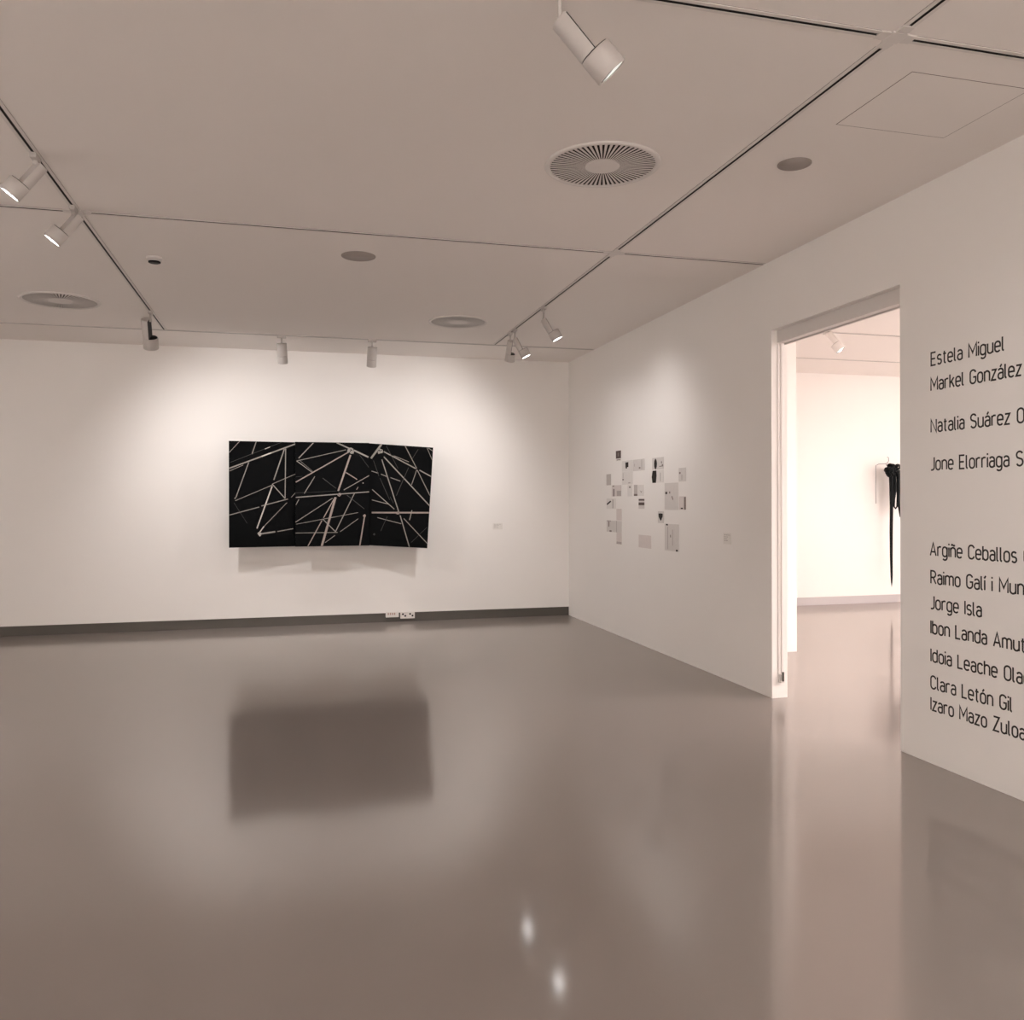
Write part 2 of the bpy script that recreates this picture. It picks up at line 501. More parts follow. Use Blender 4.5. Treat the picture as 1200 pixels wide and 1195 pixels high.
spotlight(X1, 8.08, 1, (0.49, -0.07, -0.868), (0.796, -0.348, 0.495), 'lit white spotlight aimed at the wall of prints, nearest of three on right track', P_PRINTS, 115, drop=.17, end=True, light_dir=(1.3, .2, -1.8))
pale = spotlight(5.97, 8.50, 0, (0.413, -0.443, -0.796), (-0.435, 0.672, -0.6), 'white spotlight seen through the doorway on the next gallery ceiling', 60, 60, drop=.02, plate=ME_PLATE_PALE, lens=ME_LENS_WHITE, light_dir=(2.7, 2.6, -1.5))
for o in [pale] + list(pale.children_recursive):      # wall's white on this one stands in for the next gallery's brighter light
    if o.type == 'MESH' and o.name.split('.')[0] in ('track_adapter', 'stem', 'lamp_head', 'gear_housing', 'inner_plate'):
        o.material_slots[0].link = 'OBJECT'
        o.material_slots[0].material = M_WALL

# ------------------------------------------------------------------ ceiling fittings
def diffuser(x, y, rad, label):
    t = thing('air_diffuser', (x, y, HC), label, 'air diffuser', 'round ceiling air diffusers')
    f = MB(); s = rad / .335
    ro, ri = .303, .100
    f.lathe([(.335, 0), (.335, -.004), (.326, -.011), (.314, -.012), (ro, -.0085), (ro, -.002)], 96)
    f.lathe([(ri, -.002), (ri, -.0095), (ri - .006, -.0105), (0, -.0105)], 48)
    N = 64
    for k in range(N):
        a = 2 * math.pi * k / N; da = 2 * math.pi / N * .27
        vs = []
        for z in (-.0085, -.0077):
            for r, w in ((ri - .001, 1), (ro + .001, 1)):
                for sg in (-1, 1):
                    vs.append((r * math.cos(a + sg * da * w), r * math.sin(a + sg * da * w), z))
        f.add(vs, [(0, 1, 3, 2), (4, 6, 7, 5), (0, 2, 6, 4), (1, 5, 7, 3)])
    f.build('slotted_face', M_WHITE, t).scale = (s, s, 1)
    d = MB(); d.lathe([(ro + .004, 0), (ro + .004, -.0015), (0, -.0015)], 64)
    d.build('plenum', M_DARKGAP, t).scale = (s, s, 1)  # flat dark disc, painted as the shade of the depth behind the slots


diffuser(1.742, 4.585, .333, 'large round white air diffuser with radial slots, nearest, at centre of ceiling')
diffuser(-2.135, 8.95, .355, 'round white slotted air diffuser at left of ceiling, left of the left track')
diffuser(1.75, 8.975, .322, 'small-looking round slotted air diffuser near back wall, left of the right track')


def speaker(x, y, r, label):
    t = thing('ceiling_speaker', (x, y, HC), label, 'ceiling speaker', 'round flush ceiling speakers')
    f = MB(); f.lathe([(r, 0), (r, -.004), (r - .004, -.006), (r - .007, -.006), (r - .007, -.003)], 64); f.build('rim', M_GRILLE, t)
    f = MB(); f.lathe([(r - .007, 0), (r - .007, -.0045), (0, -.0055)], 64); f.build('grille', M_GRILLE, t)


speaker(.52, 6.759, .134, 'flat grey round ceiling speaker left of centre, near the thin crosswise track')
speaker(2.804, 4.293, .095, 'flat grey round ceiling speaker at right, between right track and right wall')

t = thing('smoke_detector', (-1.041, 7.2, HC), 'small smoke detector with dark underside on ceiling right of the left track', 'smoke detector')
f = MB(); f.lathe([(.062, 0), (.062, -.012), (.056, -.018), (0, -.018)], 40); f.build('base', M_WHITE, t)
f = MB(); f.lathe([(.030, -.018), (.030, -.030)], 40, mi=1); f.lathe([(.030, -.030), (.046, -.031), (.046, -.040), (.036, -.044), (0, -.044)], 40); f.build('sensor_head', [M_BLACK, M_WHITE], t)

t = thing('access_panel', (3.046, 3.512, HC), 'square flush access panel with a fine joint in the ceiling at upper right', 'access panel')
f = MB(); f.box((-.326, -.272, -.0015), (.326, .272, 0)); f.build('hatch', M_CEIL, t)
f = MB()
for a, c in (((-.330, -.277, -.0007), (.330, -.273, 0)), ((-.330, .273, -.0007), (.330, .277, 0)), ((-.3305, -.277, -.0007), (-.3265, .277, 0)), ((.3265, -.277, -.0007), (.3305, .277, 0))):
    f.box(a, c)
f.build('joint', M_INK_MID, t)

# ------------------------------------------------------------------ the three-panel photographic work
def ribbon2(mb, pts, w, z, mi=0, M=None, closed=False, t=0.0):
    """flat band of width w along a 2-D polyline, mitred, at height z (with thickness t)"""
    P = [Vector((p[0], p[1])) for p in pts]
    n = len(P)
    L, Rr = [], []
    for i in range(n):
        if closed:
            a, c = P[(i - 1) % n], P[(i + 1) % n]
        else:
            a, c = P[max(i - 1, 0)], P[min(i + 1, n - 1)]
        d1 = (P[i] - a); d2 = (c - P[i])
        d1 = d1.normalized() if d1.length > 1e-9 else d2.normalized()
        d2 = d2.normalized() if d2.length > 1e-9 else d1
        n1 = Vector((-d1.y, d1.x)); n2 = Vector((-d2.y, d2.x))
        m = n1 + n2
        m = m / max(m.length_squared, .25) * 2 if m.length > 1e-6 else n1
        m = m * .5 * 1.0
        k = w / 2
        mm = m.normalized() * min(k / max(.35, m.normalized().dot(n1)), k * 2)
        L.append(P[i] + mm); Rr.append(P[i] - mm)
    vs, fs = [], []
    if t <= 0:
        for i in range(n):
            vs += [(L[i].x, L[i].y, z), (Rr[i].x, Rr[i].y, z)]
        for i in range(n if closed else n - 1):
            j = (i + 1) % n
            fs.append((2 * i + 1, 2 * j + 1, 2 * j, 2 * i))
    else:
        for i in range(n):
            vs += [(L[i].x, L[i].y, z), (Rr[i].x, Rr[i].y, z), (L[i].x, L[i].y, z + t), (Rr[i].x, Rr[i].y, z + t)]
        for i in range(n if closed else n - 1):
            j = (i + 1) % n
            a, c = 4 * i, 4 * j
            fs += [(a + 2, a + 3, c + 3, c + 2), (a + 0, a + 2, c + 2, c + 0), (a + 3, a + 1, c + 1, c + 3), (a + 1, a, c, c + 1)]
        if not closed:
            e = 4 * (n - 1)
            fs += [(0, 1, 3, 2), (e + 1, e, e + 2, e + 3)]
    mb.add(vs, fs, mi, M=M)


def clip_line(a, c, w, h):
    """clip the segment to the sheet"""
    (x0, y0), (x1, y1) = a, c
    dx, dy = x1 - x0, y1 - y0
    t0, t1 = 0.0, 1.0
    for p, q in ((-dx, x0), (dx, w - x0), (-dy, y0), (dy, h - y0)):
        if abs(p) < 1e-9:
            if q < 0: return None
        else:
            r = q / p
            if p < 0: t0 = max(t0, r)
            else: t1 = min(t1, r)
    if t0 >= t1: return None
    return (x0 + t0 * dx, y0 + t0 * dy), (x0 + t1 * dx, y0 + t1 * dy)


PW, PH, PT = .920, 1.318, .022


def panel(parent, M, lines, nodes, fold, name='photo_panel', label=None):
    """black print on board, local x right, y up, z towards the viewer; lines in sheet coordinates 0..1 (y down)"""
    b = MB()
    b.box((0, 0, -PT), (PW, PH, 0), mi=0)
    k = 0
    for (x0, y0, x1, y1, w, tone) in lines:
        c = clip_line((x0 * PW, (1 - y0) * PH), (x1 * PW, (1 - y1) * PH), PW, PH)
        if c:
            ribbon2(b, c, w, .0004 + .00002 * k, mi=1 + tone); k += 1
    for (x, y, r, tone, seed) in nodes:
        rnd = random.Random(seed)
        m = 9
        poly = []
        for q in range(m):
            a = 2 * math.pi * q / m
            rr = r * .72 * rnd.uniform(.6, 1.15)
            poly.append((min(PW - .002, max(.002, x * PW + rr * math.cos(a))), min(PH - .002, max(.002, (1 - y) * PH + rr * math.sin(a))), .0004 + .00002 * k))
        b.add(poly, [list(range(m))], 1 + tone); k += 1
        if r > .035:
            for q in range(5):
                a = rnd.uniform(0, 6.28); d = r * rnd.uniform(.1, .45); s = r * .12
                cx, cy = x * PW + d * math.cos(a), (1 - y) * PH + d * math.sin(a)
                b.add([(min(PW - .002, cx + s * math.cos(u)), min(PH - .002, cy + s * math.sin(u)), .0005 + .00002 * k) for u in (0, 1.05, 2.1, 3.14, 4.2, 5.25)], [list(range(6))], 0)
    o = b.build(name, [M_PHOTO, M_BEAM, M_BEAM_HI, M_BEAM_DIM, M_BEAM_PINK], parent)
    o.matrix_local = M
    if label: o['label'] = label
    return o


def conv(lst, scale, ox, oy, quad):
    """picture measurements -> sheet fractions, through the sheet's measured corners (TL,TR,BR,BL)"""
    out = []
    (ax, ay), (bx, by), (cx, cy), (dx, dy) = quad
    def inv(x, y):
        u, v = .5, .5
        for _ in range(12):
            px = (1 - v) * ((1 - u) * ax + u * bx) + v * ((1 - u) * dx + u * cx)
            py = (1 - v) * ((1 - u) * ay + u * by) + v * ((1 - u) * dy + u * cy)
            jux = (1 - v) * (bx - ax) + v * (cx - dx); juy = (1 - v) * (by - ay) + v * (cy - dy)
            jvx = (1 - u) * (dx - ax) + u * (cx - bx); jvy = (1 - u) * (dy - ay) + u * (cy - by)
            det = jux * jvy - juy * jvx
            ex, ey = x - px, y - py
            u += (ex * jvy - ey * jvx) / det; v += (ey * jux - ex * juy) / det
        return u, v
    for x0, y0, x1, y1, w, tone in lst:
        out.append((*inv(ox + x0 / scale, oy + y0 / scale), *inv(ox + x1 / scale, oy + y1 / scale), w / scale * .0105 * .64, tone))
    return out, inv


L_L = [(280, 220, 320, 95, 13, 0), (70, 205, 165, 95, 9, 0), (80, 300, 570, 100, 7, 2), (70, 358, 715, 112, 19, 0), (370, 242, 460, 207, 17, 1),
       (75, 382, 200, 325, 8, 0), (250, 300, 135, 640, 13, 0), (130, 670, 470, 520, 9, 0), (470, 510, 715, 402, 9, 0), (585, 170, 485, 470, 16, 0),
       (597, 165, 592, 650, 13, 0), (470, 510, 592, 650, 14, 0), (470, 530, 330, 940, 18, 1), (75, 810, 350, 732, 13, 0), (370, 722, 620, 655, 13, 0),
       (118, 690, 240, 890, 6, 2), (610, 690, 395, 920, 9, 0), (650, 640, 705, 578, 8, 0), (345, 995, 500, 972, 22, 0), (520, 970, 670, 943, 12, 0),
       (395, 920, 350, 985, 16, 1), (400, 170, 450, 150, 9, 1)]
L_C = [(215, 115, 75, 265, 14, 0), (60, 290, 530, 180, 9, 0), (55, 290, 205, 400, 11, 0), (90, 290, 215, 395, 4, 0), (50, 495, 560, 200, 17, 3),
       (440, 112, 560, 165, 20, 0), (610, 185, 752, 250, 24, 0), (575, 230, 455, 580, 26, 3), (305, 455, 435, 555, 10, 2), (530, 400, 640, 468, 14, 3),
       (230, 440, 130, 605, 11, 0), (50, 445, 115, 438, 5, 2), (50, 642, 757, 588, 15, 0), (50, 600, 440, 580, 5, 2), (510, 570, 757, 430, 11, 0),
       (650, 540, 633, 568, 11, 3), (615, 600, 430, 975, 13, 0), (80, 660, 52, 715, 9, 0), (400, 650, 50, 880, 11, 0), (425, 640, 315, 840, 14, 3),
       (300, 865, 165, 1118, 15, 3), (430, 640, 298, 1118, 33, 3), (55, 900, 650, 790, 8, 0), (310, 855, 430, 975, 13, 0), (50, 985, 450, 982, 9, 0),
       (475, 975, 650, 850, 9, 0), (540, 620, 710, 755, 10, 2), (425, 1010, 330, 1080, 9, 0), (712, 830, 665, 1112, 20, 3), (665, 230, 755, 350, 6, 2)]
L_R = [(92, 250, 195, 112, 30, 0), (215, 185, 520, 350, 17, 0), (555, 365, 678, 432, 17, 0), (310, 225, 455, 285, 9, 0), (215, 235, 658, 715, 17, 0),
       (195, 260, 350, 760, 15, 0), (365, 800, 452, 1105, 15, 0), (95, 372, 160, 392, 11, 0), (185, 402, 240, 425, 11, 0), (275, 435, 370, 470, 11, 0),
       (420, 132, 530, 350, 11, 0), (535, 365, 658, 615, 11, 0), (530, 360, 478, 505, 11, 0), (545, 165, 490, 250, 8, 2), (450, 340, 330, 610, 9, 2),
       (630, 150, 685, 280, 8, 0), (640, 150, 690, 185, 9, 0), (100, 550, 310, 740, 11, 0), (95, 650, 250, 690, 11, 0), (92, 772, 655, 775, 25, 3),
       (145, 820, 375, 880, 11, 0), (240, 810, 175, 950, 8, 2), (400, 830, 628, 1072, 11, 0), (480, 750, 455, 845, 13, 0), (115, 270, 165, 420, 7, 2),
       (175, 440, 265, 650, 7, 2), (625, 915, 470, 1060, 6, 2), (240, 130, 350, 350, 7, 2), (270, 620, 300, 680, 8, 2)]

art = thing('photo_triptych', (.50, YB, 1.03), 'three angled black photographic panels of grey steel lattice beams on the back wall', 'artwork')
AX, AY, AZ = .50, YB, 1.03


def art_m(corner, xdir, roll=0.0):
    """sheet matrix from its lower left front corner (world) and the direction its lower edge runs"""
    xd = Vector(xdir).normalized(); up = Vector((0, 0, 1))
    zd = xd.cross(up).normalized()
    M = Matrix((xd, up, zd)).transposed().to_4x4()
    M = Matrix.Translation(Vector(corner) - Vector((AX, AY, AZ))) @ M
    if roll:
        M = M @ Matrix.Translation((PW / 2, PH / 2, 0)) @ Matrix.Rotation(roll, 4, 'Z') @ Matrix.Translation((-PW / 2, -PH / 2, 0))
    return M


D_OUT, D_MID, D_IN = .262, .250, .150
ln, inv = conv(L_L, 8.244, 260, 505, ((268, 516), (355, 518), (355, 640), (269.5, 641.5)))
nd = [(*inv(260 + 355 / 8.244, 505 + 995 / 8.244), .040, 1, 3), (*inv(260 + 128 / 8.244, 505 + 645 / 8.244), .014, 0, 4)]
th = math.asin((D_OUT - D_IN) / PW)
panel(art, art_m((-.738, YB - D_OUT, 1.030), (math.cos(th), math.sin(th), 0)), ln, nd, 0)
ln, inv = conv(L_C, 8.24, 340, 505, ((345, 518), (432, 518.5), (432, 640), (346, 640.5)))
nd = [(*inv(340 + 577 / 8.24, 505 + 192 / 8.24), .060, 0, 5), (*inv(340 + 465 / 8.24, 505 + 615 / 8.24), .036, 3, 6), (*inv(340 + 712 / 8.24, 505 + 822 / 8.24), .034, 3, 7),
      (*inv(340 + 698 / 8.24, 505 + 502 / 8.24), .011, 1, 8)]
panel(art, art_m((.054, YB - D_MID, 1.030), (1, 0, 0)), ln, nd, 0)
ln, inv = conv(L_R, 8.242, 420, 505, ((421, 517), (503.7, 523), (496, 640.5), (412, 636)))
nd = [(*inv(420 + 182 / 8.242, 505 + 180 / 8.242), .058, 0, 9), (*inv(420 + 345 / 8.242, 505 + 775 / 8.242), .036, 3, 10), (*inv(420 + 112 / 8.242, 505 + 982 / 8.242), .022, 2, 11)]
panel(art, art_m((.850, YB - D_IN, 1.010), (math.cos(th), -math.sin(th), 0), -math.radians(3.5)), ln, nd, 0)
for x0, x1, d in ((-.46, -.02, .17), (.30, .72, .22), (1.10, 1.40, .16)):
    for z in (.42, .92):
        b = MB(); b.box((x0 - AX, -d, z), (x1 - AX, -.001, z + .06)); b.build('wall_bracket', M_BLACK, art)

# ------------------------------------------------------------------ small prints on the right wall
PR = [  # far edge y, near edge y, top z, bottom z, paper, marks, label
    (9.463, 9.302, 2.191, 2.070, 5, [('r', 4, 0, 0, 1, .76), ('r', 2, .15, .86, .9, .93), ('r', 2, .35, .2, .6, .55)], 'topmost small dark photo print of the cluster on right wall'),
    (9.275, 8.955, 2.062, 1.939, 0, [('r', 1, .34, .16, .62, .62), ('r', 1, .36, .60, .50, .74)], 'pale print with a small black square, below right of the topmost dark print'),
    (8.943, 8.620, 2.061, 1.933, 1, [('r', 3, .12, .35, .17, .6), ('r', 2, .52, .70, .66, .82), ('r', 3, .74, .05, .80, .9)], 'pale grey print with faint marks, right of the black-square print'),
    (9.275, 8.955, 1.936, 1.785, 0, [('r', 2, .05, .55, .18, .66), ('r', 3, .6, .84, .8, .92), ('r', 3, .1, .1, .14, .5)], 'pale speckled print directly under the black-square print'),
    (9.780, 9.630, 1.923, 1.788, 3, [], 'plain grey narrow print at the far left of the cluster'),
    (9.602, 9.302, 1.783, 1.651, 2, [('r', 2, .10, .02, .28, .12), ('r', 2, .16, .32, .30, 1), ('r', 3, .55, .5, 1, .98)], 'pinkish print with a dark vertical streak, right below the far left grey print'),
    (9.106, 8.968, 1.780, 1.648, 0, [('r', 2, .36, .12, .66, .28)], 'narrow pale print with one dark dot near its top'),
    (8.918, 8.816, 1.777, 1.652, 3, [('r', 2, 0, .82, 1, 1)], 'narrow mid-grey strip print between two pale prints'),
    (8.797, 8.631, 1.774, 1.651, 0, [('p', 2, (.3, .5), (.52, .72), (.75, .48), (.55, .62))], 'pale print with a small v mark, right of the narrow grey strip'),
    (8.416, 8.126, 2.055, 1.928, 1, [('e', 1, .30, .53, .13, .46), ('r', 2, .62, .72, .95, .78), ('r', 2, .78, .35, .86, .52), ('r', 2, .84, .6, .96, .76)], 'print with a slim black lens shape, upper of the two dark ones'),
    (8.427, 8.126, 1.919, 1.788, 0, [('p', 1, (.08, .0), (.40, .0), (.42, .45), (.36, 1), (.06, 1), (-.0, .5)), ('r', 3, .7, .2, .76, .9)], 'print with a thick black hull shape, lower of the two dark ones'),
    (7.775, 7.614, 1.924, 1.789, 1, [('r', 2, .08, .3, .28, .44), ('r', 3, .4, .5, .5, .9)], 'pale grey print highest at the right edge of the cluster'),
    (8.105, 7.781, 1.780, 1.507, 1, [('r', 1, .06, .33, .20, .42), ('r', 2, .34, .32, .42, .40), ('p', 2, (.5, .5), (.56, .49), (.64, .6), (.60, .66))], 'large grey sheet with a black dot on its left side'),
    (7.765, 7.614, 1.641, 1.509, 2, [('r', 2, .72, .05, 1, 1), ('r', 1, .25, .86, .55, .96)], 'pinkish print with a dark right side, beside the large grey sheet'),
    (8.785, 8.624, 1.623, 1.509, 1, [('r', 4, .02, .06, 1, .22), ('r', 4, 0, .38, 1, .66)], 'small print crossed by two dark bars'),
    (9.774, 9.463, 1.626, 1.502, 0, [('p', 1, (-.0, .52), (.42, .20), (.50, .32), (.06, .66)), ('r', 2, .64, .1, .70, .95)], 'pale print with a dark slanting stroke at lower left of the cluster'),
    (9.450, 9.288, 1.504, 1.365, 2, [], 'pinkish upper print of the column at lower left of the cluster'),
    (9.774, 9.288, 1.359, 1.221, 1, [('r', 2, .12, .1, .19, .55), ('r', 3, .02, .0, .3, .1), ('r', 2, .2, .86, .34, 1), ('r', 3, .66, .0, .70, 1)], 'wide grey print with a thin dark upright line, in the lower left column'),
    (9.450, 9.288, 1.224, 1.085, 2, [('r', 3, 0, .8, 1, 1)], 'lowest pinkish print of the column at lower left of the cluster'),
    (8.274, 8.126, 1.487, 1.364, 1, [('p', 1, (.12, .2), (.45, .18), (.85, .2), (.82, .45), (.55, .80), (.45, .80), (.15, .48))], 'small print with a black heart-like funnel shape'),
    (8.785, 8.449, 1.220, 1.079, 2, [], 'plain pinkish-grey square print hanging lowest at the middle'),
    (8.105, 7.775, 1.359, 1.085, 1, [('r', 1, .10, .0, .24, .06), ('r', 2, .4, .4, .46, .5), ('r', 1, .80, .93, .93, 1), ('r', 3, .2, .1, .25, .95), ('r', 3, .55, .2, .6, .8)], 'large tall grey sheet at lower right of the cluster with black marks at its corners'),
]
INKS = [M_INK, M_INK_MID, M_INK_PALE, M_PAPERS[4]]
for yf, yn, zt, zb, pp, marks, lab in PR:
    w, h = yf - yn, zt - zb
    W = .0025
    b = MB(); b.box((-W, -w, -h), (0, 0, 0), mi=0)
    k = 0
    def pt(u, v, k):
        return (-W - .0004 - .00005 * k, -min(1, max(0, u)) * w, -min(1, max(0, v)) * h)
    for mk in marks:
        if mk[0] == 'r':
            _, ink, u0, v0, u1, v1 = mk
            b.add([pt(u0, v0, k), pt(u1, v0, k), pt(u1, v1, k), pt(u0, v1, k)], [(0, 1, 2, 3)], ink)
        elif mk[0] == 'e':
            _, ink, u, v, ru, rv = mk
            b.add([pt(u + ru * math.copysign(abs(math.cos(a)) ** 1.3, math.cos(a)), v + rv * math.sin(a), k) for a in [2 * math.pi * q / 20 for q in range(20)]], [list(range(20))], ink)
        else:
            ink = mk[1]
            b.add([pt(u, v, k) for u, v in mk[2:]], [list(range(len(mk) - 2))], ink)
        k += 1
    o = b.build('wall_print', [M_PAPERS[pp]] + INKS, loc=(XR, yf, zt))
    tag(o, lab, 'print', 'small prints on the right wall')


def placard(M, w, h, label):
    b = MB(); b.box((0, -h, 0), (w, 0, .003))
    rnd = random.Random(5)
    for i in range(4):
        x = .1 * w
        y = -h * (.16 + .17 * i)
        for q in range(2 if i else 3):
            l = w * rnd.uniform(.1, .26)
            b.box((x, y - h * .05, .003), (min(x + l, .95 * w), y, .0034), mi=1); x += l + w * .05
    o = b.build('wall_placard', [M_PAPERS[5], M_INK_PALE]); o.matrix_world = M
    tag(o, label, 'placard', 'small wall placards')


placard(Matrix(((1, 0, 0, 2.665), (0, 0, -1, YB), (0, 1, 0, 1.295), (0, 0, 0, 1))), .135, .085, 'tiny white caption placard on the back wall, right of the black panels')
placard(Matrix(((0, 0, -1, XR), (-1, 0, 0, 6.871), (0, 1, 0, 1.31), (0, 0, 0, 1))), .137, .10, 'tiny off-white caption placard on the right wall between the prints and doorway')

# ------------------------------------------------------------------ floor-level sockets
t = thing('socket_plate', (1.294, YB + .022, .10), 'white wall plate with pinkish label in the skirting, left of the double socket', 'wall plate')
f = MB(); f.box((-.085, -.034, -.036), (.085, 0, .036), bev=.003); f.build('plate', M_WHITE2, t)
f = MB(); 
for q in range(4): f.box((-.06 + q * .028, -.0355, -.004), (-.045 + q * .028, -.0335, .024))
f.build('connector_ports', mat('pinkish_port', (.42, .26, .22), .5, .3), t)
t = thing('double_socket', (1.497, YB + .022, .088), 'grey-white double power socket with four dark holes in the skirting', 'power socket')
f = MB(); f.box((-.095, -.036, -.046), (.095, 0, .046), bev=.003); f.build('plate', M_WHITE2, t)
for sx in (-.048, .048):
    f = MB()
    Rx = Matrix.Translation((sx, -.036, 0)) @ Matrix.Rotation(math.pi / 2, 4, 'X')
    f.lathe([(.040, 0), (.040, .002), (.036, .002), (.034, .0005), (0, .0005)], 32, M=Rx)
    for hx, hz in ((-.016, .014), (.016, -.010)):
        f.lathe([(.0125, .0006), (.0125, .0025), (0, .0025)], 20, mi=1, M=Rx @ Matrix.Translation((hx, hz, 0)))
    f.build('socket', [M_WHITE2, M_BLACK], t)

# ------------------------------------------------------------------ lettering on the right wall
def arc(cx, cy, rx, ry, a0, a1, n=10):
    return [(cx + rx * math.cos(math.radians(a0 + (a1 - a0) * k / n)), cy + ry * math.sin(math.radians(a0 + (a1 - a0) * k / n))) for k in range(n + 1)]


XH = 7.3
W5 = 4.3
def bowl(w=W5, y0=0.0, y1=XH):
    r = w / 2
    return arc(r, y1 - r, r, r, 0, 180) + arc(r, y0 + r, r, r, 180, 360)
def dot(x, y): return [(x - .6, y), (x + .6, y)]
GL = {}
def gl(c, w, *strokes): GL[c] = (w, strokes)
# each stroke: (closed, points)
gl(' ', 2.6)
gl('E', 4.4, (0, [(4.4, 10), (0, 10), (0, 0), (4.4, 0)]), (0, [(0, 5.1), (3.9, 5.1)]))
gl('M', 6.6, (0, [(0, 0), (0, 10), (3.3, 3.2), (6.6, 10), (6.6, 0)]))
gl('N', 5.2, (0, [(0, 0), (0, 10), (5.2, 0), (5.2, 10)]))
gl('G', 5.0, (0, arc(2.5, 7.5, 2.5, 2.5, 15, 180) + arc(2.5, 2.5, 2.5, 2.5, 180, 360) + [(5.0, 4.7), (2.7, 4.7)]))
gl('C', 4.8, (0, arc(2.45, 7.5, 2.45, 2.5, 12, 180) + arc(2.45, 2.5, 2.45, 2.5, 180, 348)))
gl('O', 5.0, (1, arc(2.5, 7.5, 2.5, 2.5, 0, 180) + arc(2.5, 2.5, 2.5, 2.5, 180, 360)))
gl('S', 4.8, (0, arc(2.4, 7.55, 2.35, 2.45, 25, 230, 14) + arc(2.4, 2.6, 2.4, 2.6, 50, -155, 14)))
gl('J', 3.2, (0, [(3.2, 10), (3.2, 2.3)] + arc(1.2, 2.2, 2.0, 2.2, 0, -90) + [(0, 0)]))
gl('A', 5.6, (0, [(0, 0), (2.8, 10), (5.6, 0)]), (0, [(.95, 3.0), (4.65, 3.0)]))
gl('R', 4.8, (0, [(0, 0), (0, 10), (2.2, 10)] + arc(2.2, 7.4, 2.4, 2.6, 90, -90) + [(0, 4.8)]), (0, [(2.3, 4.8), (4.8, 0)]))
gl('I', 0.0, (0, [(0, 0), (0, 10)]))
gl('L', 4.1, (0, [(0, 10), (0, 0), (4.1, 0)]))
gl('Z', 4.8, (0, [(0.1, 10), (4.7, 10), (0, 0), (4.8, 0)]))
gl('a', 4.0, (0, arc(2.0, XH - 2.0, 2.0, 2.0, 155, 0) + [(4.0, 0)]), (0, [(4.0, 4.3), (1.9, 4.3)] + arc(1.9, 2.15, 1.9, 2.15, 90, 270) + [(2.3, 0)] + arc(2.3, 1.7, 1.7, 1.7, 270, 350, 5)))
gl('b', W5, (0, [(0, 10), (0, 0)]), (1, bowl()))
gl('d', W5, (0, [(W5, 10), (W5, 0)]), (1, bowl()))
gl('c', 3.9, (0, arc(2.1, XH - 2.1, 2.1, 2.1, 25, 180) + arc(2.1, 2.1, 2.1, 2.1, 180, 335)))
gl('e', W5, (0, [(0, 3.7), (W5, 3.7), (W5, 5.1)] + arc(2.15, XH - 2.15, 2.15, 2.15, 0, 180) + arc(2.15, 2.15, 2.15, 2.15, 180, 325)))
gl('g', W5, (1, bowl()), (0, [(W5, XH), (W5, -.7)] + arc(2.15, -.6, 2.15, 2.1, 0, -145)))
gl('h', W5, (0, [(0, 10), (0, 0)]), (0, [(0, 5.1)] + arc(2.15, XH - 2.15, 2.15, 2.15, 180, 0) + [(W5, 0)]))
gl('n', W5, (0, [(0, XH), (0, 0)]), (0, [(0, 5.1)] + arc(2.15, XH - 2.15, 2.15, 2.15, 180, 0) + [(W5, 0)]))
gl('m', 7.2, (0, [(0, XH), (0, 0)]), (0, [(0, 5.5)] + arc(1.8, XH - 1.8, 1.8, 1.8, 180, 0) + [(3.6, 0)]), (0, [(3.6, 5.5)] + arc(5.4, XH - 1.8, 1.8, 1.8, 180, 0) + [(7.2, 0)]))
gl('i', 0.0, (0, [(0, 0), (0, XH)]), (0, dot(0, 9.6)))
gl('k', 4.0, (0, [(0, 10), (0, 0)]), (0, [(3.8, XH), (0, 2.9)]), (0, [(1.5, 4.6), (4.0, 0)]))
gl('l', 1.2, (0, [(0, 10), (0, 1.5)] + arc(1.4, 1.4, 1.4, 1.4, 180, 260, 6)))
gl('o', W5, (1, bowl()))
gl('r', 3.0, (0, [(0, XH), (0, 0)]), (0, [(0, 5.2)] + arc(2.1, XH - 2.1, 2.1, 2.1, 180, 60)))
gl('s', 3.8, (0, arc(1.9, XH - 1.85, 1.8, 1.85, 30, 235, 12) + arc(1.95, 1.9, 1.85, 1.9, 60, -150, 12)))
gl('t', 2.8, (0, [(1.1, 9.4), (1.1, 1.6)] + arc(2.6, 1.5, 1.5, 1.5, 180, 265, 6)), (0, [(0, XH), (2.7, XH)]))
gl('u', W5, (0, [(0, XH)] + arc(2.15, 2.15, 2.15, 2.15, 180, 360) + [(W5, XH)]), (0, [(W5, 2.2), (W5, 0)]))
gl('z', 3.9, (0, [(.1, XH), (3.8, XH), (0, 0), (3.9, 0)]))
acute = lambda x: (0, [(x - .4, 8.5), (x + .9, 10.4)])
gl('á', 4.0, *GL['a'][1], acute(2.0)); gl('ó', W5, *GL['o'][1], acute(2.1))
gl('í', 0.0, (0, [(0, 0), (0, XH)]), acute(0))
gl('ñ', W5, *GL['n'][1], (0, [(.5, 8.9), (1.1, 9.6), (1.7, 9.5), (2.6, 8.9), (3.2, 8.8), (3.8, 9.5)]))


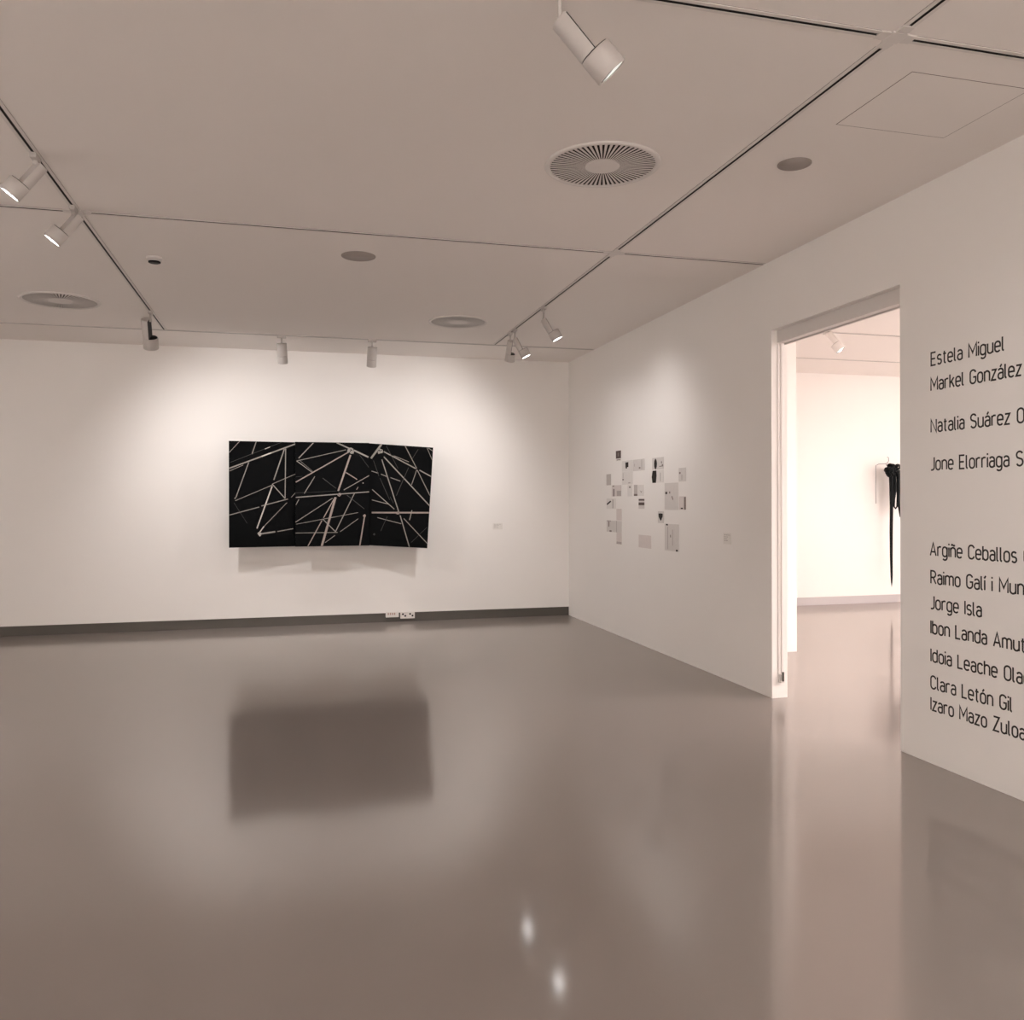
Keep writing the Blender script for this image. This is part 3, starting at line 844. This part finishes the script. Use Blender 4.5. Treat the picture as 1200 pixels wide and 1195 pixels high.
def text_line(parent, s, y_start, z, cap, width=None, gap=1.75, w=1.3):
    """one line of letters: starts at y_start and runs towards the camera (-y), baseline at z; each word a part"""
    adv, tot = [], 0
    for i, c in enumerate(s):
        adv.append(tot); tot += GL[c][0] + gap
    tot -= gap
    ky = cap / 10
    kx = width / tot if width else ky
    Mx = Matrix(((0, 0, -1, 0), (-1, 0, 0, 0), (0, 1, 0, 0), (0, 0, 0, 1)))
    i = 0
    for word in s.split(' '):
        b = MB()
        a0 = adv[i]
        q = 0
        for c, a in zip(word, adv[i:]):
            for closed, pts in GL[c][1]:
                P = [((x + a - a0) * kx, y * ky) for x, y in pts]
                Q = [P[0]]
                for p in P[1:]:
                    if (Vector(p) - Vector(Q[-1])).length > 1e-5: Q.append(p)
                if closed and (Vector(Q[0]) - Vector(Q[-1])).length < 1e-5: Q.pop()
                ribbon2(b, Q, w * ky, 0, t=.0008 + .00003 * (q % 6), M=Mx, closed=bool(closed)); q += 1
        o = b.build('word', M_LETTER, parent)
        o.location = (0, y_start - a0 * kx - parent.location.y, z - parent.location.z)
        i += len(word) + 1


CAP = .0765
up = thing('wall_lettering', (XR, 4.325, 1.781), 'upper block of black lettering on the right wall, four widely spaced lines of names', 'lettering', 'lettering on the right wall')
lo = thing('wall_lettering', (XR, 4.325, .326), 'lower block of black lettering on the right wall, seven lines of names', 'lettering', 'lettering on the right wall')
KX = None
text_line(up, 'Estela Miguel', 4.322, 2.414, CAP, .541)
text_line(up, 'Markel González', 4.324, 2.262, CAP, .655)
text_line(up, 'Natalia Suárez O', 4.324, 2.010, CAP, .672)
text_line(up, 'Jone Elorriaga Se', 4.325, 1.781, CAP, .715)
text_line(lo, 'Argiñe Ceballos G', 4.332, 1.263, CAP, .722)
text_line(lo, 'Raimo Galí i Mun', 4.328, 1.094, CAP, .672)
text_line(lo, 'Jorge Isla', 4.329, .941, CAP, .388)
text_line(lo, 'Ibon Landa Amut', 4.329, .791, CAP, .680)
text_line(lo, 'Idoia Leache Olag', 4.329, .621, CAP, .712)
text_line(lo, 'Clara Letón Gil', 4.330, .457, CAP, .597)
text_line(lo, 'Izaro Mazo Zuloa', 4.330, .326, CAP, .680)

# ------------------------------------------------------------------ black hanging piece in the next gallery
rnd = random.Random(11)
SX, SY = 8.93, 11.06
t = thing('fibre_sculpture', (SX, YB2, 2.0), 'black knotted fibre hanging with long tapering strand on the next gallery wall', 'sculpture')
def L(x, z, y=SY): return (x - SX, y - YB2, z - 2.0)
f = MB()
for i in range(22):          # the knot: many interlocked coils
    c = Vector(L(8.87 + rnd.uniform(-.055, .16), 2.05 + rnd.uniform(-.055, .06)))
    ax = Vector((rnd.uniform(-1, 1), rnd.uniform(-.5, .5), rnd.uniform(-1, 1))).normalized()
    u = ax.orthogonal().normalized(); w_ = ax.cross(u)
    rr = rnd.uniform(.028, .052)
    f.tube([c + (u * math.cos(a) + w_ * math.sin(a)) * rr for a in [2 * math.pi * q / 14 for q in range(15)]], rnd.uniform(.018, .026), 8)
f.build('knot', M_FIBRE, t)
f = MB()
zs = [2.06, 1.95, 1.80, 1.5, 1.1, .75, .45, .34, .27]
f.tube([L(8.888 + .004 * math.sin(z * 5) - .012 * (2.06 - z) * 0, z) for z in zs], [.03, .032, .030, .025, .024, .021, .017, .011, .002], 12)
f.build('long_strand', M_FIBRE, t)
f = MB()
f.tube([L(x, z, SY - .01) for x, z in ((8.93, 2.05), (8.945, 1.9), (8.94, 1.75), (8.925, 1.6), (8.93, 1.5), (8.955, 1.468), (8.985, 1.50), (9.0, 1.65), (9.01, 1.85), (8.99, 2.05))], [.03, .032, .03, .02, .013, .012, .013, .02, .03, .03], 10)
f.tube([L(x, z, SY + .03) for x, z in ((8.95, 2.05), (9.03, 1.85), (9.05, 1.5), (9.07, 1.35), (9.10, 1.5), (9.10, 1.9), (9.02, 2.06))], [.03, .03, .018, .013, .018, .03, .03], 10)
f.build('looped_strand', M_FIBRE, t)
f = MB()
pts = [(8.644, 1.545), (8.645, 2.127), (8.70, 2.15), (8.82, 2.155), (8.85, 2.165), (8.875, 2.20), (8.872, 2.25), (8.850, 2.262)]
f.tube([L(x, z, 11.10) for x, z in pts], .0045, 8)
f.tube([L(8.95, 2.06, SY), L(8.95, 2.06, YB2 - .001)], .008, 8)
f.tube([L(8.82, 2.155, 11.10), L(8.86, 2.06, SY)], .0045, 8)
f.build('wire_bracket', M_WIRE, t)
